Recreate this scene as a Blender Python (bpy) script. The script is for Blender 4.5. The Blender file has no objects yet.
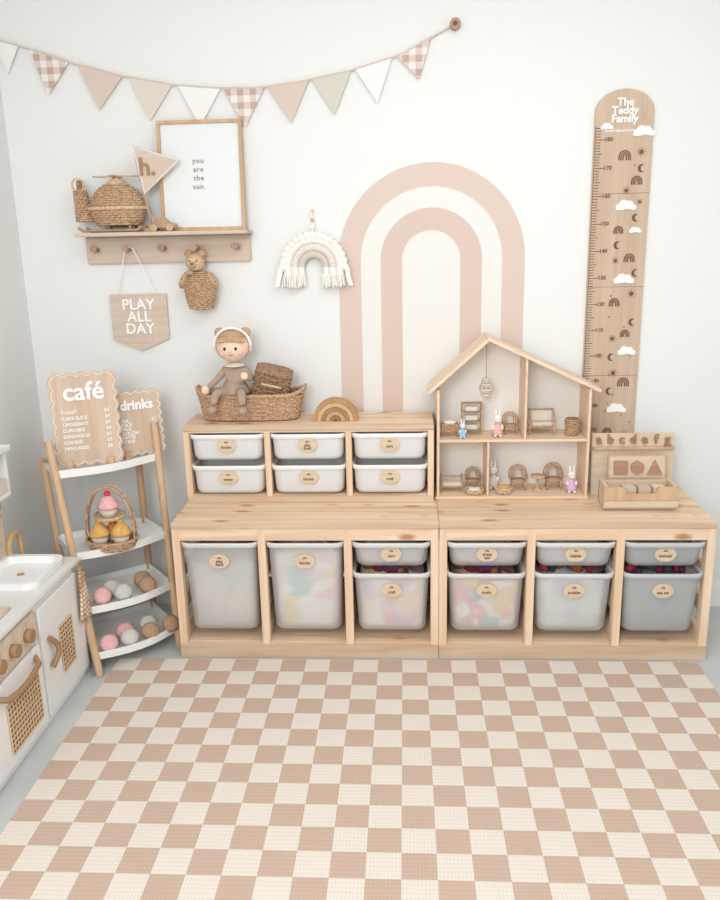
import bpy, bmesh, math, random
from mathutils import Vector, Matrix, noise
random.seed(7)
S=bpy.context.scene
S.view_settings.view_transform='Standard'
pi=math.pi; sin=math.sin; cos=math.cos
# ---------------------------------------------------------------- materials
def lin(c):
    o=[]
    for v in c:
        v/=255.0
        o.append(v/12.92 if v<=.04045 else ((v+.055)/1.055)**2.4)
    return (*o,1.0)
def newmat(name):
    m=bpy.data.materials.new(name); m.use_nodes=True
    nt=m.node_tree; b=nt.nodes["Principled BSDF"]; return m,nt,b
def N(nt,t,**k):
    n=nt.nodes.new(t)
    for a,v in k.items():
        if a in n.inputs: n.inputs[a].default_value=v
        else: setattr(n,a,v)
    return n
def mat(name,rgb,rough=.6,var=0,vscale=30,bump=0,bscale=60,alpha=1,spec=.3,metal=0):
    m,nt,b=newmat(name); c=lin(rgb)
    b.inputs["Base Color"].default_value=c; b.inputs["Roughness"].default_value=rough
    b.inputs["Specular IOR Level"].default_value=spec; b.inputs["Metallic"].default_value=metal
    b.inputs["Alpha"].default_value=alpha
    tc=N(nt,"ShaderNodeTexCoord")
    if var:
        n=N(nt,"ShaderNodeTexNoise",Scale=vscale,Detail=3.0); nt.links.new(tc.outputs["Object"],n.inputs["Vector"])
        r=N(nt,"ShaderNodeValToRGB"); r.color_ramp.elements[0].position=.3; r.color_ramp.elements[1].position=.7
        r.color_ramp.elements[0].color=tuple(x*(1-var) for x in c[:3])+(1,); r.color_ramp.elements[1].color=tuple(min(1,x*(1+var*.5)) for x in c[:3])+(1,)
        nt.links.new(n.outputs["Fac"],r.inputs[0]); nt.links.new(r.outputs[0],b.inputs["Base Color"])
    if bump:
        n=N(nt,"ShaderNodeTexNoise",Scale=bscale,Detail=2.0); nt.links.new(tc.outputs["Object"],n.inputs["Vector"])
        bp=N(nt,"ShaderNodeBump",Strength=bump,Distance=.002); nt.links.new(n.outputs["Fac"],bp.inputs["Height"]); nt.links.new(bp.outputs[0],b.inputs["Normal"])
    return m
def fabricpile(name,cols,scale=16):
    m,nt,b=newmat(name); b.inputs["Roughness"].default_value=.95
    tc=N(nt,"ShaderNodeTexCoord"); n=N(nt,"ShaderNodeTexNoise",Scale=9.0,Detail=3.0); nt.links.new(tc.outputs["Object"],n.inputs["Vector"])
    k=N(nt,"ShaderNodeVectorMath",operation='SCALE'); nt.links.new(n.outputs["Color"],k.inputs[0]); k.inputs["Scale"].default_value=.13
    a=N(nt,"ShaderNodeVectorMath",operation='ADD'); nt.links.new(tc.outputs["Object"],a.inputs[0]); nt.links.new(k.outputs[0],a.inputs[1])
    v=N(nt,"ShaderNodeTexVoronoi",Scale=scale); nt.links.new(a.outputs[0],v.inputs["Vector"])
    sp=N(nt,"ShaderNodeSeparateColor"); nt.links.new(v.outputs["Color"],sp.inputs[0])
    r=N(nt,"ShaderNodeValToRGB"); r.color_ramp.interpolation='CONSTANT'; e=r.color_ramp.elements
    e[0].color=lin(cols[0]); e[1].position=1/len(cols); e[1].color=lin(cols[1])
    for i in range(2,len(cols)): q=e.new(i/len(cols)); q.color=lin(cols[i])
    nt.links.new(sp.outputs[0],r.inputs[0]); nt.links.new(r.outputs[0],b.inputs["Base Color"]); return m
def wood(name,c1,c2,axis='x',knots=True,gs=22,rough=.5,planks=0):
    m,nt,b=newmat(name); b.inputs["Roughness"].default_value=rough; b.inputs["Specular IOR Level"].default_value=.25
    tc=N(nt,"ShaderNodeTexCoord"); mp=N(nt,"ShaderNodeMapping")
    sc={'x':(1.2,gs,gs),'y':(gs,1.2,gs),'z':(gs,gs,1.2)}[axis]; mp.inputs["Scale"].default_value=sc
    nt.links.new(tc.outputs["Object"],mp.inputs[0])
    n=N(nt,"ShaderNodeTexNoise",Scale=1.6,Detail=5.0,Distortion=.6); nt.links.new(mp.outputs[0],n.inputs["Vector"])
    r=N(nt,"ShaderNodeValToRGB"); r.color_ramp.elements[0].position=.32; r.color_ramp.elements[1].position=.66
    r.color_ramp.elements[0].color=lin(c2); r.color_ramp.elements[1].color=lin(c1)
    nt.links.new(n.outputs["Fac"],r.inputs[0]); out=r.outputs[0]
    if planks:
        sx=N(nt,"ShaderNodeSeparateXYZ"); nt.links.new(tc.outputs["Object"],sx.inputs[0])
        a=N(nt,"ShaderNodeMath",operation='MULTIPLY'); nt.links.new(sx.outputs[{'x':1,'y':0,'z':0}[axis]],a.inputs[0]); a.inputs[1].default_value=planks
        f=N(nt,"ShaderNodeMath",operation='FLOOR'); nt.links.new(a.outputs[0],f.inputs[0])
        w=N(nt,"ShaderNodeTexWhiteNoise",noise_dimensions='1D'); nt.links.new(f.outputs[0],w.inputs["W"])
        fr=N(nt,"ShaderNodeMath",operation='FRACT'); nt.links.new(a.outputs[0],fr.inputs[0])
        lt=N(nt,"ShaderNodeMath",operation='LESS_THAN'); nt.links.new(fr.outputs[0],lt.inputs[0]); lt.inputs[1].default_value=.03
        ma=N(nt,"ShaderNodeMath",operation='MULTIPLY_ADD'); nt.links.new(w.outputs["Value"],ma.inputs[0]); ma.inputs[1].default_value=.16; ma.inputs[2].default_value=.9
        sb=N(nt,"ShaderNodeMath",operation='MULTIPLY_ADD'); nt.links.new(lt.outputs[0],sb.inputs[0]); sb.inputs[1].default_value=-.22; nt.links.new(ma.outputs[0],sb.inputs[2])
        mx=N(nt,"ShaderNodeVectorMath",operation='SCALE'); nt.links.new(out,mx.inputs[0]); nt.links.new(sb.outputs[0],mx.inputs["Scale"]); out=mx.outputs[0]
    if knots:
        m2=N(nt,"ShaderNodeMapping"); m2.inputs["Scale"].default_value={'x':(5,12,12),'y':(12,5,12),'z':(12,12,5)}[axis]
        nt.links.new(tc.outputs["Object"],m2.inputs[0])
        v=N(nt,"ShaderNodeTexVoronoi",Scale=1.0); nt.links.new(m2.outputs[0],v.inputs["Vector"])
        kr=N(nt,"ShaderNodeValToRGB"); kr.color_ramp.elements[0].position=.07; kr.color_ramp.elements[0].color=(.85,.85,.85,1)
        kr.color_ramp.elements[1].position=.20; kr.color_ramp.elements[1].color=(0,0,0,1)
        nt.links.new(v.outputs["Distance"],kr.inputs[0])
        mx=N(nt,"ShaderNodeMix",data_type='RGBA'); nt.links.new(kr.outputs[0],mx.inputs[0]); nt.links.new(out,mx.inputs[6]); mx.inputs[7].default_value=lin((180,120,80)); out=mx.outputs[2]
    nt.links.new(out,b.inputs["Base Color"]); return m
PA=(243,218,191); PB=(225,191,158)
pine_x=wood("pine_x",PA,PB,'x',planks=11); pine_y=wood("pine_y",PA,PB,'y',knots=False); pine_z=wood("pine_z",PA,PB,'z')
pineh=wood("pine_fine",(242,218,192),(230,200,170),'x',knots=False)
oak=wood("oak_board",(218,200,184),(206,186,168),'x',knots=False,gs=30)
oakd=wood("oak_dark",(190,156,128),(168,132,102),'z',knots=False)
oakz=wood("oak_board_z",(210,186,164),(196,170,146),'z',knots=False,gs=26)
natural=wood("beech",(216,184,150),(198,162,126),'z',knots=False)
palew=wood("pale_plywood",(226,208,186),(214,192,168),'x',knots=False)
def wicker(name,c1,c2,s=170):
    m,nt,b=newmat(name); b.inputs["Roughness"].default_value=.7
    tc=N(nt,"ShaderNodeTexCoord"); w=N(nt,"ShaderNodeTexNoise",Scale=s,Detail=2.0)
    nt.links.new(tc.outputs["Object"],w.inputs["Vector"])
    r=N(nt,"ShaderNodeValToRGB"); r.color_ramp.elements[0].position=.35; r.color_ramp.elements[1].position=.65; r.color_ramp.elements[0].color=lin(c2); r.color_ramp.elements[1].color=lin(c1)
    nt.links.new(w.outputs["Fac"],r.inputs[0]); nt.links.new(r.outputs[0],b.inputs["Base Color"])
    bp=N(nt,"ShaderNodeBump",Strength=.5,Distance=.002); nt.links.new(w.outputs["Fac"],bp.inputs["Height"]); nt.links.new(bp.outputs[0],b.inputs["Normal"])
    return m
rattan=wicker("rattan",(216,182,148),(162,124,90)); rattan_d=wicker("rattan_dark",(182,144,112),(122,90,66)); rattan_l=wicker("rattan_light",(230,204,172),(192,158,122))
def gingham(name,ca,cb,cc,s,ax1=0,ax2=2):
    m,nt,b=newmat(name); b.inputs["Roughness"].default_value=.9
    tc=N(nt,"ShaderNodeTexCoord"); sx=N(nt,"ShaderNodeSeparateXYZ"); nt.links.new(tc.outputs["Object"],sx.inputs[0]); o=[]
    for a in (ax1,ax2):
        k=N(nt,"ShaderNodeMath",operation='MULTIPLY'); nt.links.new(sx.outputs[a],k.inputs[0]); k.inputs[1].default_value=s
        f=N(nt,"ShaderNodeMath",operation='FRACT'); nt.links.new(k.outputs[0],f.inputs[0])
        g=N(nt,"ShaderNodeMath",operation='GREATER_THAN'); nt.links.new(f.outputs[0],g.inputs[0]); g.inputs[1].default_value=.5; o.append(g)
    ad=N(nt,"ShaderNodeMath",operation='ADD'); nt.links.new(o[0].outputs[0],ad.inputs[0]); nt.links.new(o[1].outputs[0],ad.inputs[1])
    dv=N(nt,"ShaderNodeMath",operation='DIVIDE'); nt.links.new(ad.outputs[0],dv.inputs[0]); dv.inputs[1].default_value=2.01
    r=N(nt,"ShaderNodeValToRGB"); r.color_ramp.interpolation='CONSTANT'; e=r.color_ramp.elements
    e[0].color=lin(ca); e[1].position=.8; e[1].color=lin(cc); n=e.new(.3); n.color=lin(cb)
    nt.links.new(dv.outputs[0],r.inputs[0]); nt.links.new(r.outputs[0],b.inputs["Base Color"]); return m
ging=gingham("gingham",(238,232,228),(220,204,194),(194,170,156),22)
ging_t=gingham("gingham_towel",(240,225,205),(212,180,145),(178,138,100),60,1,2)
white=mat("white_paint",(243,243,241),.45); cream=mat("cream_cotton",(250,246,239),.95,var=.08,vscale=90,bump=.5,bscale=250)
letter=mat("white_letter",(252,251,248),.5); ink=mat("dark_ink",(118,90,70),.7); inkg=mat("grey_ink",(130,126,122),.7); paper=mat("print_paper",(236,239,239),.8)
pinkb=mat("dusty_pink_vinyl",(220,200,188),.8); pinkb2=mat("dusty_pink_vinyl_inner",(217,196,183),.8); whiteb=mat("cream_vinyl",(234,232,227),.8)
cl_pk=mat("cotton_pink",(218,200,188),.95); cl_bg=mat("cotton_beige",(224,214,200),.95); cl_sg=mat("cotton_sage",(212,208,195),.95); cl_wh=mat("cotton_white",(242,240,236),.95)
binw=mat("bin_plastic_white",(236,236,236),.35,alpha=.88,spec=.5); bing=mat("bin_plastic_clear",(226,226,226),.35,alpha=.52,spec=.5)
bingr=mat("bin_plastic_grey",(190,193,194),.35,alpha=.78,spec=.5); rimw=mat("bin_rim_white",(242,242,241),.3,spec=.5); rimg=mat("bin_rim_grey",(198,201,202),.3,spec=.5)
railm=mat("bin_rim_clear",(228,228,228),.3,spec=.5,alpha=.88)
tagm=wood("tag_wood",(226,206,180),(214,190,160),'x',knots=False)
skin=mat("doll_skin",(244,214,192),.8); hair=mat("doll_hair",(200,166,132),.95,var=.2,vscale=80,bump=.8,bscale=160)
linen=mat("doll_linen",(180,158,140),.95,var=.12,vscale=120); blk=mat("black_bead",(30,24,22),.3); red=mat("cherry_red",(214,60,70),.4)
mus=mat("cake_mustard",(224,176,104),.9,var=.15,vscale=60,bump=.6,bscale=200); org=mat("cake_orange",(226,154,88),.9)
pk=mat("felt_pink",(238,184,184),.9,var=.1,vscale=80,bump=.4); gry=mat("felt_grey",(210,206,202),.9,var=.1,vscale=80,bump=.4); brn=mat("felt_brown",(182,150,118),.9,var=.12,vscale=80,bump=.4)
gold=mat("faucet_gold",(196,160,108),.35,spec=.5); hbrown=mat("handle_brown",(166,132,98),.5)
CONT=[None]*8; CONT[4]=mat("dress_lilac",(226,184,218),.85); CONT[7]=mat("dress_blue",(150,200,226),.85)
W_=(250,247,242); PILE={
 'plain':fabricpile("pile_neutral",[(206,204,202),(214,211,206),(222,218,214),(206,204,202),(232,222,200),(210,206,206)]),
 'soft':fabricpile("pile_soft",[W_,(246,206,210),W_,(180,222,214),(236,228,216),W_,(248,226,168)]),
 'pastel':fabricpile("pile_pastel",[(244,176,190),(250,228,170),W_,(206,196,226),(250,210,214),W_],18),
 'bright':fabricpile("pile_bright",[(240,130,150),(250,214,130),W_,(150,206,214),(250,180,170),W_,(244,176,190)],20),
 'cool':fabricpile("pile_cool",[(206,208,214),(226,226,228),(214,206,226),W_,(226,236,226)]),
 'grey':fabricpile("pile_grey",[(170,176,180),(182,186,190),(176,180,184)])}
DARK=[mat("toydark_%d"%i,c,.85) for i,c in enumerate([(120,40,60),(60,56,70),(150,90,50),(70,90,80),(190,60,80),(90,50,90)])]
# wall / floor / rug
wallm=mat("wall_paint",(237,237,235),.9,bump=.15,bscale=120)
floorm,nt,b=newmat("floor_vinyl"); b.inputs["Roughness"].default_value=.45
tc=N(nt,"ShaderNodeTexCoord"); n=N(nt,"ShaderNodeTexNoise",Scale=3.0,Detail=6.0); nt.links.new(tc.outputs["Object"],n.inputs["Vector"])
r=N(nt,"ShaderNodeValToRGB"); r.color_ramp.elements[0].position=.3; r.color_ramp.elements[1].position=.7; r.color_ramp.elements[0].color=lin((182,186,185)); r.color_ramp.elements[1].color=lin((204,206,204))
nt.links.new(n.outputs["Fac"],r.inputs[0]); nt.links.new(r.outputs[0],b.inputs["Base Color"])
NC=24; SQ=2.07/NC
rugm,nt,b=newmat("rug_checker"); b.inputs["Roughness"].default_value=.95; b.inputs["Specular IOR Level"].default_value=.1
tc=N(nt,"ShaderNodeTexCoord"); mp=N(nt,"ShaderNodeMapping"); mp.inputs["Location"].default_value=(0,0,.02); nt.links.new(tc.outputs["Object"],mp.inputs[0])
ck=N(nt,"ShaderNodeTexChecker",Scale=1/SQ); ck.inputs["Color1"].default_value=lin((229,219,208)); ck.inputs["Color2"].default_value=lin((201,175,158)); nt.links.new(mp.outputs[0],ck.inputs["Vector"])
w1=N(nt,"ShaderNodeTexWave",Scale=1/(.0070*3.1416)*.5,Distortion=.6); w1.bands_direction='Y'; nt.links.new(tc.outputs["Object"],w1.inputs["Vector"])
w2=N(nt,"ShaderNodeTexWave",Scale=1/(.0045*3.1416)*.5,Distortion=.6); w2.bands_direction='X'; nt.links.new(tc.outputs["Object"],w2.inputs["Vector"])
mn=N(nt,"ShaderNodeMath",operation='MULTIPLY'); nt.links.new(w1.outputs["Fac"],mn.inputs[0]); nt.links.new(w2.outputs["Fac"],mn.inputs[1])
sc=N(nt,"ShaderNodeMath",operation='MULTIPLY_ADD'); nt.links.new(mn.outputs[0],sc.inputs[0]); sc.inputs[1].default_value=.12; sc.inputs[2].default_value=.935
vs=N(nt,"ShaderNodeVectorMath",operation='SCALE'); nt.links.new(ck.outputs["Color"],vs.inputs[0]); nt.links.new(sc.outputs[0],vs.inputs["Scale"]); nt.links.new(vs.outputs[0],b.inputs["Base Color"])
bp=N(nt,"ShaderNodeBump",Strength=.25,Distance=.001); nt.links.new(mn.outputs[0],bp.inputs["Height"]); nt.links.new(bp.outputs[0],b.inputs["Normal"])
# ---------------------------------------------------------------- builders
def link(o): S.collection.objects.link(o); return o
class P:
    def __init__(s,name,loc=(0,0,0),rot=(0,0,0),scale=1):
        s.e=bpy.data.objects.new(name,None); link(s.e); s.e.location=loc; s.e.rotation_euler=rot; s.e.scale=(scale,)*3; s.e.empty_display_size=.05
    def _o(s,name,data,m,loc=(0,0,0),rot=(0,0,0)):
        o=bpy.data.objects.new(name,data); link(o); o.parent=s.e; o.location=loc; o.rotation_euler=rot
        if m: data.materials.append(m)
        return o
    def bm(s,name,bm,m,smooth=False,**k):
        bmesh.ops.recalc_face_normals(bm,faces=bm.faces[:])
        me=bpy.data.meshes.new(name); bm.to_mesh(me); bm.free()
        if smooth:
            for p in me.polygons: p.use_smooth=True
        return s._o(name,me,m,**k)
    def box(s,name,x0,x1,y0,y1,z0,z1,m,bev=.002,**k):
        bm=bmesh.new(); bmesh.ops.create_cube(bm,size=1)
        for v in bm.verts: v.co=Vector(((x0+x1)/2+v.co.x*(x1-x0),(y0+y1)/2+v.co.y*(y1-y0),(z0+z1)/2+v.co.z*(z1-z0)))
        if bev: bmesh.ops.bevel(bm,geom=bm.edges[:],offset=bev,segments=2,affect='EDGES')
        return s.bm(name,bm,m,**k)
    def cyl(s,name,p0,p1,r,m,r2=None,seg=20):
        p0=Vector(p0);p1=Vector(p1);d=p1-p0
        bm=bmesh.new(); bmesh.ops.create_cone(bm,cap_ends=True,segments=seg,radius1=r,radius2=r if r2 is None else r2,depth=d.length)
        M=Matrix.Translation((p0+p1)/2)@d.to_track_quat('Z','Y').to_matrix().to_4x4(); bmesh.ops.transform(bm,matrix=M,verts=bm.verts[:])
        o=s.bm(name,bm,m)
        for p in o.data.polygons: p.use_smooth=len(p.vertices)==4
        return o
    def sph(s,name,c,r,m,rot=None,seg=24):
        if not hasattr(r,'__len__'): r=(r,r,r)
        bm=bmesh.new(); bmesh.ops.create_uvsphere(bm,u_segments=seg,v_segments=seg//2+2,radius=1)
        M=Matrix.Translation(c)@(rot.to_4x4() if rot else Matrix.Identity(4))@Matrix.Diagonal((*r,1)); bmesh.ops.transform(bm,matrix=M,verts=bm.verts[:])
        return s.bm(name,bm,m,smooth=True)
    def tube(s,name,splines,r,m,cyc=False,res=3):
        if not hasattr(splines[0][0],'__len__'): splines=[splines]
        cu=bpy.data.curves.new(name,'CURVE'); cu.dimensions='3D'; cu.bevel_depth=r; cu.bevel_resolution=res; cu.use_fill_caps=True
        for pts in splines:
            sp=cu.splines.new('POLY'); sp.points.add(len(pts)-1)
            for p,q in zip(sp.points,pts): p.co=(*q,1)
            sp.use_cyclic_u=cyc; sp.use_smooth=True
        return s._o(name,cu,m)
    def lathe(s,name,prof,c,m,seg=28,sx=1,sy=1):
        bm=bmesh.new(); R=[]
        for r_,z in prof:
            R.append([bm.verts.new((c[0]+r_*sx*cos(2*pi*i/seg),c[1]+r_*sy*sin(2*pi*i/seg),c[2]+z)) for i in range(seg)])
        for a,b_ in zip(R,R[1:]):
            for i in range(seg): bm.faces.new((a[i],a[(i+1)%seg],b_[(i+1)%seg],b_[i]))
        if prof[0][0]>1e-5: bm.faces.new(R[0])
        if prof[-1][0]>1e-5: bm.faces.new(R[-1])
        bmesh.ops.remove_doubles(bm,verts=bm.verts[:],dist=1e-6)
        return s.bm(name,bm,m,smooth=True)
    def poly(s,name,pts,y0,y1,m,bev=0,**k):   # outline in XZ, thickness in Y
        bm=bmesh.new(); a=[bm.verts.new((x,y0,z)) for x,z in pts]; b_=[bm.verts.new((x,y1,z)) for x,z in pts]; n=len(pts)
        bm.faces.new(a); bm.faces.new(b_[::-1])
        for i in range(n): bm.faces.new((a[i],a[(i+1)%n],b_[(i+1)%n],b_[i]))
        return s.bm(name,bm,m,**k)
    def arch(s,name,c,r0,r1,leg,y0,y1,m,n=40):
        pts=[(c[0]-r1,c[1]-leg)]+[(c[0]-r1*cos(pi*i/n),c[1]+r1*sin(pi*i/n)) for i in range(n+1)]+[(c[0]+r1,c[1]-leg)]
        ins=[(c[0]-r0,c[1]-leg)]+[(c[0]-r0*cos(pi*i/n),c[1]+r0*sin(pi*i/n)) for i in range(n+1)]+[(c[0]+r0,c[1]-leg)]
        bm=bmesh.new(); V=[[bm.verts.new((x,y,z)) for x,z in L] for L in (pts,ins) for y in (y0,y1)]
        of,ob,nf,nb=V
        for i in range(len(pts)-1):
            bm.faces.new((of[i],of[i+1],nf[i+1],nf[i])); bm.faces.new((ob[i],nb[i],nb[i+1],ob[i+1]))
            bm.faces.new((of[i],ob[i],ob[i+1],of[i+1])); bm.faces.new((nf[i],nf[i+1],nb[i+1],nb[i]))
        for j in (0,-1): bm.faces.new((of[j],nf[j],nb[j],ob[j]))
        return s.bm(name,bm,m)
    def loft(s,name,loops,m,cap0=True,cap1=False,smooth=True):
        bm=bmesh.new(); R=[[bm.verts.new(p) for p in L] for L in loops]; n=len(R[0])
        for a,b_ in zip(R,R[1:]):
            for i in range(n): bm.faces.new((a[i],a[(i+1)%n],b_[(i+1)%n],b_[i]))
        if cap0: bm.faces.new(R[0][::-1])
        if cap1: bm.faces.new(R[-1])
        return s.bm(name,bm,m,smooth=smooth)
    def text(s,name,body,size,loc,m,rot=(pi/2,0,0),ext=.001,align='CENTER',bold=0,sp=1.0,ls=1.0):
        cu=bpy.data.curves.new(name,'FONT'); cu.body=body; cu.size=size; cu.extrude=ext; cu.align_x=align; cu.align_y='CENTER'; cu.offset=bold; cu.space_character=sp; cu.space_line=ls
        cu.resolution_u=3
        return s._o(name,cu,m,loc=loc,rot=rot)
    def skin(s,name,joints,edges,m,root=0,sub=2):
        me=bpy.data.meshes.new(name); me.from_pydata([j[0] for j in joints],edges,[])
        o=s._o(name,me,m); md=o.modifiers.new("skin",'SKIN'); md.use_smooth_shade=True
        L=me.skin_vertices[0].data
        for i,j in enumerate(joints):
            r=j[1]; L[i].radius=(r,r) if not hasattr(r,'__len__') else r; L[i].use_root=(i==root)
        sb=o.modifiers.new("sub",'SUBSURF'); sb.levels=sub; sb.render_levels=sub
        return o
def rrect(w,d,r,z,cx=0,cy=0,n=5):
    L=[]
    for k,(sx,sy) in enumerate([(1,1),(-1,1),(-1,-1),(1,-1)]):
        for i in range(n+1):
            a=pi/2*k+pi/2*i/n; L.append((cx+sx*(w/2-r)+r*cos(a),cy+sy*(d/2-r)+r*sin(a),z))
    return L
def weave(p,name,loopf,z0,z1,rows,m,amp=.0022,tr=.0035,nst=30,per=4):
    """horizontal wicker strands; loopf(t,u) -> (x,y) closed outline at height fraction t, u in 0..1"""
    sp=[]; st=nst*per
    for k in range(rows):
        t=(k+.5)/rows; z=z0+(z1-z0)*t; pts=[]
        for i in range(st):
            u=i/st; x,y=loopf(t,u); x2,y2=loopf(t,(u+.002)%1); dx,dy=x2-x,y2-y; l=math.hypot(dx,dy) or 1
            a=amp*sin(2*pi*(i/per)*.5*1.0+pi*k); pts.append((x+dy/l*a,y-dx/l*a,z))
        sp.append(pts)
    return p.tube(name,sp,tr,m,cyc=True,res=2)
def ell(rx,ry,tap=0,cx=0,cy=0,pw=1.0):
    def f(t,u):
        k=1+tap*(t-.5); a=2*pi*u; c,s_=cos(a),sin(a)
        return (cx+rx*k*math.copysign(abs(c)**pw,c),cy+ry*k*math.copysign(abs(s_)**pw,s_))
    return f
def bulb(rx,ry,cx=0,cy=0,lo=.55,hi=.6):
    def f(t,u):
        k=lo+(1-lo)*sin(min(1,t*1.6)*pi/2) if t<.6 else 1-(1-hi)*((t-.6)/.4)**2
        a=2*pi*u; return (cx+rx*k*cos(a),cy+ry*k*sin(a))
    return f
# ---------------------------------------------------------------- room
def slab(name,x0,x1,y0,y1,z0,z1,m):
    bm=bmesh.new(); bmesh.ops.create_cube(bm,size=1); me=bpy.data.meshes.new(name)
    for v in bm.verts: v.co=Vector((v.co.x*(x1-x0),v.co.y*(y1-y0),v.co.z*(z1-z0)))
    bm.to_mesh(me); bm.free(); me.materials.append(m); o=bpy.data.objects.new(name,me); link(o); o.location=((x0+x1)/2,(y0+y1)/2,(z0+z1)/2); return o
WY=.46; WX=-1.57
slab("floor",WX-.1,2.3,-3.6,WY+.1,-.1,0,floorm)
slab("wall_back",WX-.1,2.3,WY,WY+.1,0,2.6,wallm)
slab("wall_left",WX-.1,WX,-3.6,WY,0,2.6,wallm)
slab("wall_right",2.2,2.3,-3.6,WY,0,2.6,wallm)
slab("ceiling",WX-.1,2.3,-3.6,WY+.1,2.6,2.7,white)
slab("baseboard_back",WX,2.2,WY-.014,WY,0,.09,white)
slab("baseboard_right",2.186,2.2,-3.6,WY-.014,0,.09,white)
# rug
rx0=-1.165; rug=P("checkered_rug",(rx0,-.02,0))
ro=rug.box("rug_weave",0,SQ*NC,-SQ*28,0,.001,.007,rugm,bev=.002)
# ---------------------------------------------------------------- storage units
def rack(name,x0,yf,zb,W,D,H,apron,base,cols=3,rails=(),th=.028):
    p=P(name,(x0,yf,zb))
    p.box("top_board",0,W,0,D,H-.022,H,pine_x)
    p.box("front_apron",.001,W-.001,.004,.026,H-apron,H-.022,pine_x,bev=.001)
    p.box("back_rail",.02,W-.02,D-.02,D-.002,H-apron,H-.022,pine_x,bev=.001)
    for i in range(cols+1):
        x=(W-th)*i/cols
        p.box("post_front_%d"%i,x,x+th,.003,.045,0,H-.0225,pine_z); p.box("post_back_%d"%i,x,x+th,D-.045,D,0,H-.0225,pine_z)
        if H>.4:
            for j,z in enumerate([.08,.2,.32,.43]): p.box("side_slat_%d_%d"%(i,j),x+.005,x+th-.005,.04,D-.04,z-.028,z+.028,pine_y)
        else: p.box("side_panel_%d"%i,x+.004,x+th-.004,.04,D-.04,base,H-.022,pine_y)
        for j,z in enumerate(rails):
            for sx in ((-.008,0) if i==cols else ((th,th+.008) if i==0 else (-.008,th+.008))),:
                p.box("runner_%d_%d"%(i,j),x+sx[0],x+sx[1],.05,D-.03,z-.012,z,pine_y,bev=.001)
    p.box("bottom_board",.001,W-.001,.02,D,base-.018,base,pine_x)
    p.box("bottom_apron",.0005,W-.0005,.0,.02,0,base-.002,pine_x)
    return p
rack("wooden_storage_rack",-.94,0,0,.94,.44,.52,.066,.058,rails=(.43,.31))
rack("wooden_storage_rack",.001,0,0,.94,.44,.52,.066,.058,rails=(.43,.31))
rack("wooden_wall_storage_rack",-.935,.225,.52,.925,.215,.30,.030,.028,rails=(.25,.13),th=.022)
LBL=["play\nfood","blocks","cars","craft","dress\nups","music","babies","puzzles","animals","tea set","books","trains"]
lc=[0]
def sbin(cx,yf,zt,w,d,h,bm_,rm,tagz,fill=None,dark=False,taper=.86,fillh=.8):
    p=P("storage_bin",(cx,yf,zt-h))
    loops=[rrect(w*taper*.93,d*taper*.96,.03,0.0,0,d/2),rrect(w*taper,d*taper,.035,.012,0,d/2)]
    for t in (.35,.7,1): 
        k=taper+(.93-taper)*t; loops.append(rrect(w*k,d*(taper+(.97-taper)*t),.035,.012+(h-.022)*t,0,d/2))
    p.loft("body",loops,bm_)
    R=[rrect(w*.93,d*.97,.035,h-.020,0,d/2),rrect(w*.975,d,.035,h-.018,0,d/2),rrect(w*.985,d+.004,.035,h-.002,0,d/2),rrect(w*.975,d,.035,h,0,d/2),rrect(w*.92,d*.955,.03,h-.001,0,d/2),rrect(w*.905,d*.94,.03,h-.012,0,d/2)]
    p.loft("rim",R,rm,cap0=False)
    for sx in (-1,1):
        p.box("rim_wing",sx*w*.49-.005,sx*w*.49+.005 ,.03,d-.03,h-.006,h-.001,rm,bev=.001)
    # tag
    fz=tagz; k=taper+(.93-taper)*(fz/h); y=d/2-d*(taper+(.97-taper)*(fz/h))/2-.004
    q=.0345
    out=[]
    for i in range(40):
        a=2*pi*i/40; rr=1+.06*abs(cos(3*a)); out.append((q*rr*cos(a),fz+.024*rr*sin(a)+.004*(1 if sin(a)>0 else 0)))
    p.poly("label_tag",out,y-.004,y,tagm)
    p.text("label_text",LBL[lc[0]%12],.015,(0,y-.0045,fz-.004),ink,ext=.0003,bold=.0004,ls=.8)
    p.arch("label_icon",(0,fz+.011),.003,.007,.0,y-.0048,y-.004,ink,n=10); lc[0]+=1
    # contents: one crumpled pile of soft toys / fabric following the bin's inside
    if fill:
        hh=h*fillh; loops=[]
        for j in range(15):
            z=.012+(hh-.012)*j/14; kk=(taper+(.93-taper)*(z/h))*.93; kd=(taper+(.97-taper)*(z/h))*.95
            L=rrect(w*kk,d*kd,.04,z,0,d/2,n=14); out=[]
            for (x_,y_,z_) in L:
                nv=noise.noise_vector(Vector((x_*26+cx*9,y_*26,z_*30))); s_=1-.055*abs(nv.x)-.02
                out.append((x_*s_,d/2+(y_-d/2)*s_,z_+nv.z*.012*(j>0)))
            loops.append(out)
        L=loops[-1]; 
        for s_,dz in ((.7,.012),(.35,.02),(.05,.016)):
            loops.append([(x_*s_,d/2+(y_-d/2)*s_,z_+dz+.014*noise.noise(Vector((x_*s_*30,y_*30,cx*5)))) for (x_,y_,z_) in L])
        p.loft("contents",loops,PILE[fill],cap1=True)
    if dark:
        objs=[bmesh.new() for _ in DARK]; rnd=random.Random(int(cx*77))
        for i in range(26):
            bb=objs[i%6]; g=bmesh.ops.create_icosphere(bb,subdivisions=2,radius=rnd.uniform(.018,.03))
            M=Matrix.Translation((rnd.uniform(-.33,.33)*w,rnd.uniform(.07,d*.6),h-.025+rnd.uniform(0,.02)))@Matrix.Rotation(rnd.uniform(0,3),4,'Z')@Matrix.Diagonal((1.4,.7,.8,1))
            bmesh.ops.transform(bb,matrix=M,verts=g['verts'])
        for k,bb in enumerate(objs): p.bm("toys_%d"%k,bb,DARK[k],smooth=True)
    return p
pit=(.94-.028)/3; D_=.41
def colx(x0,i): return x0+.014+pit*(i+.5)
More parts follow.
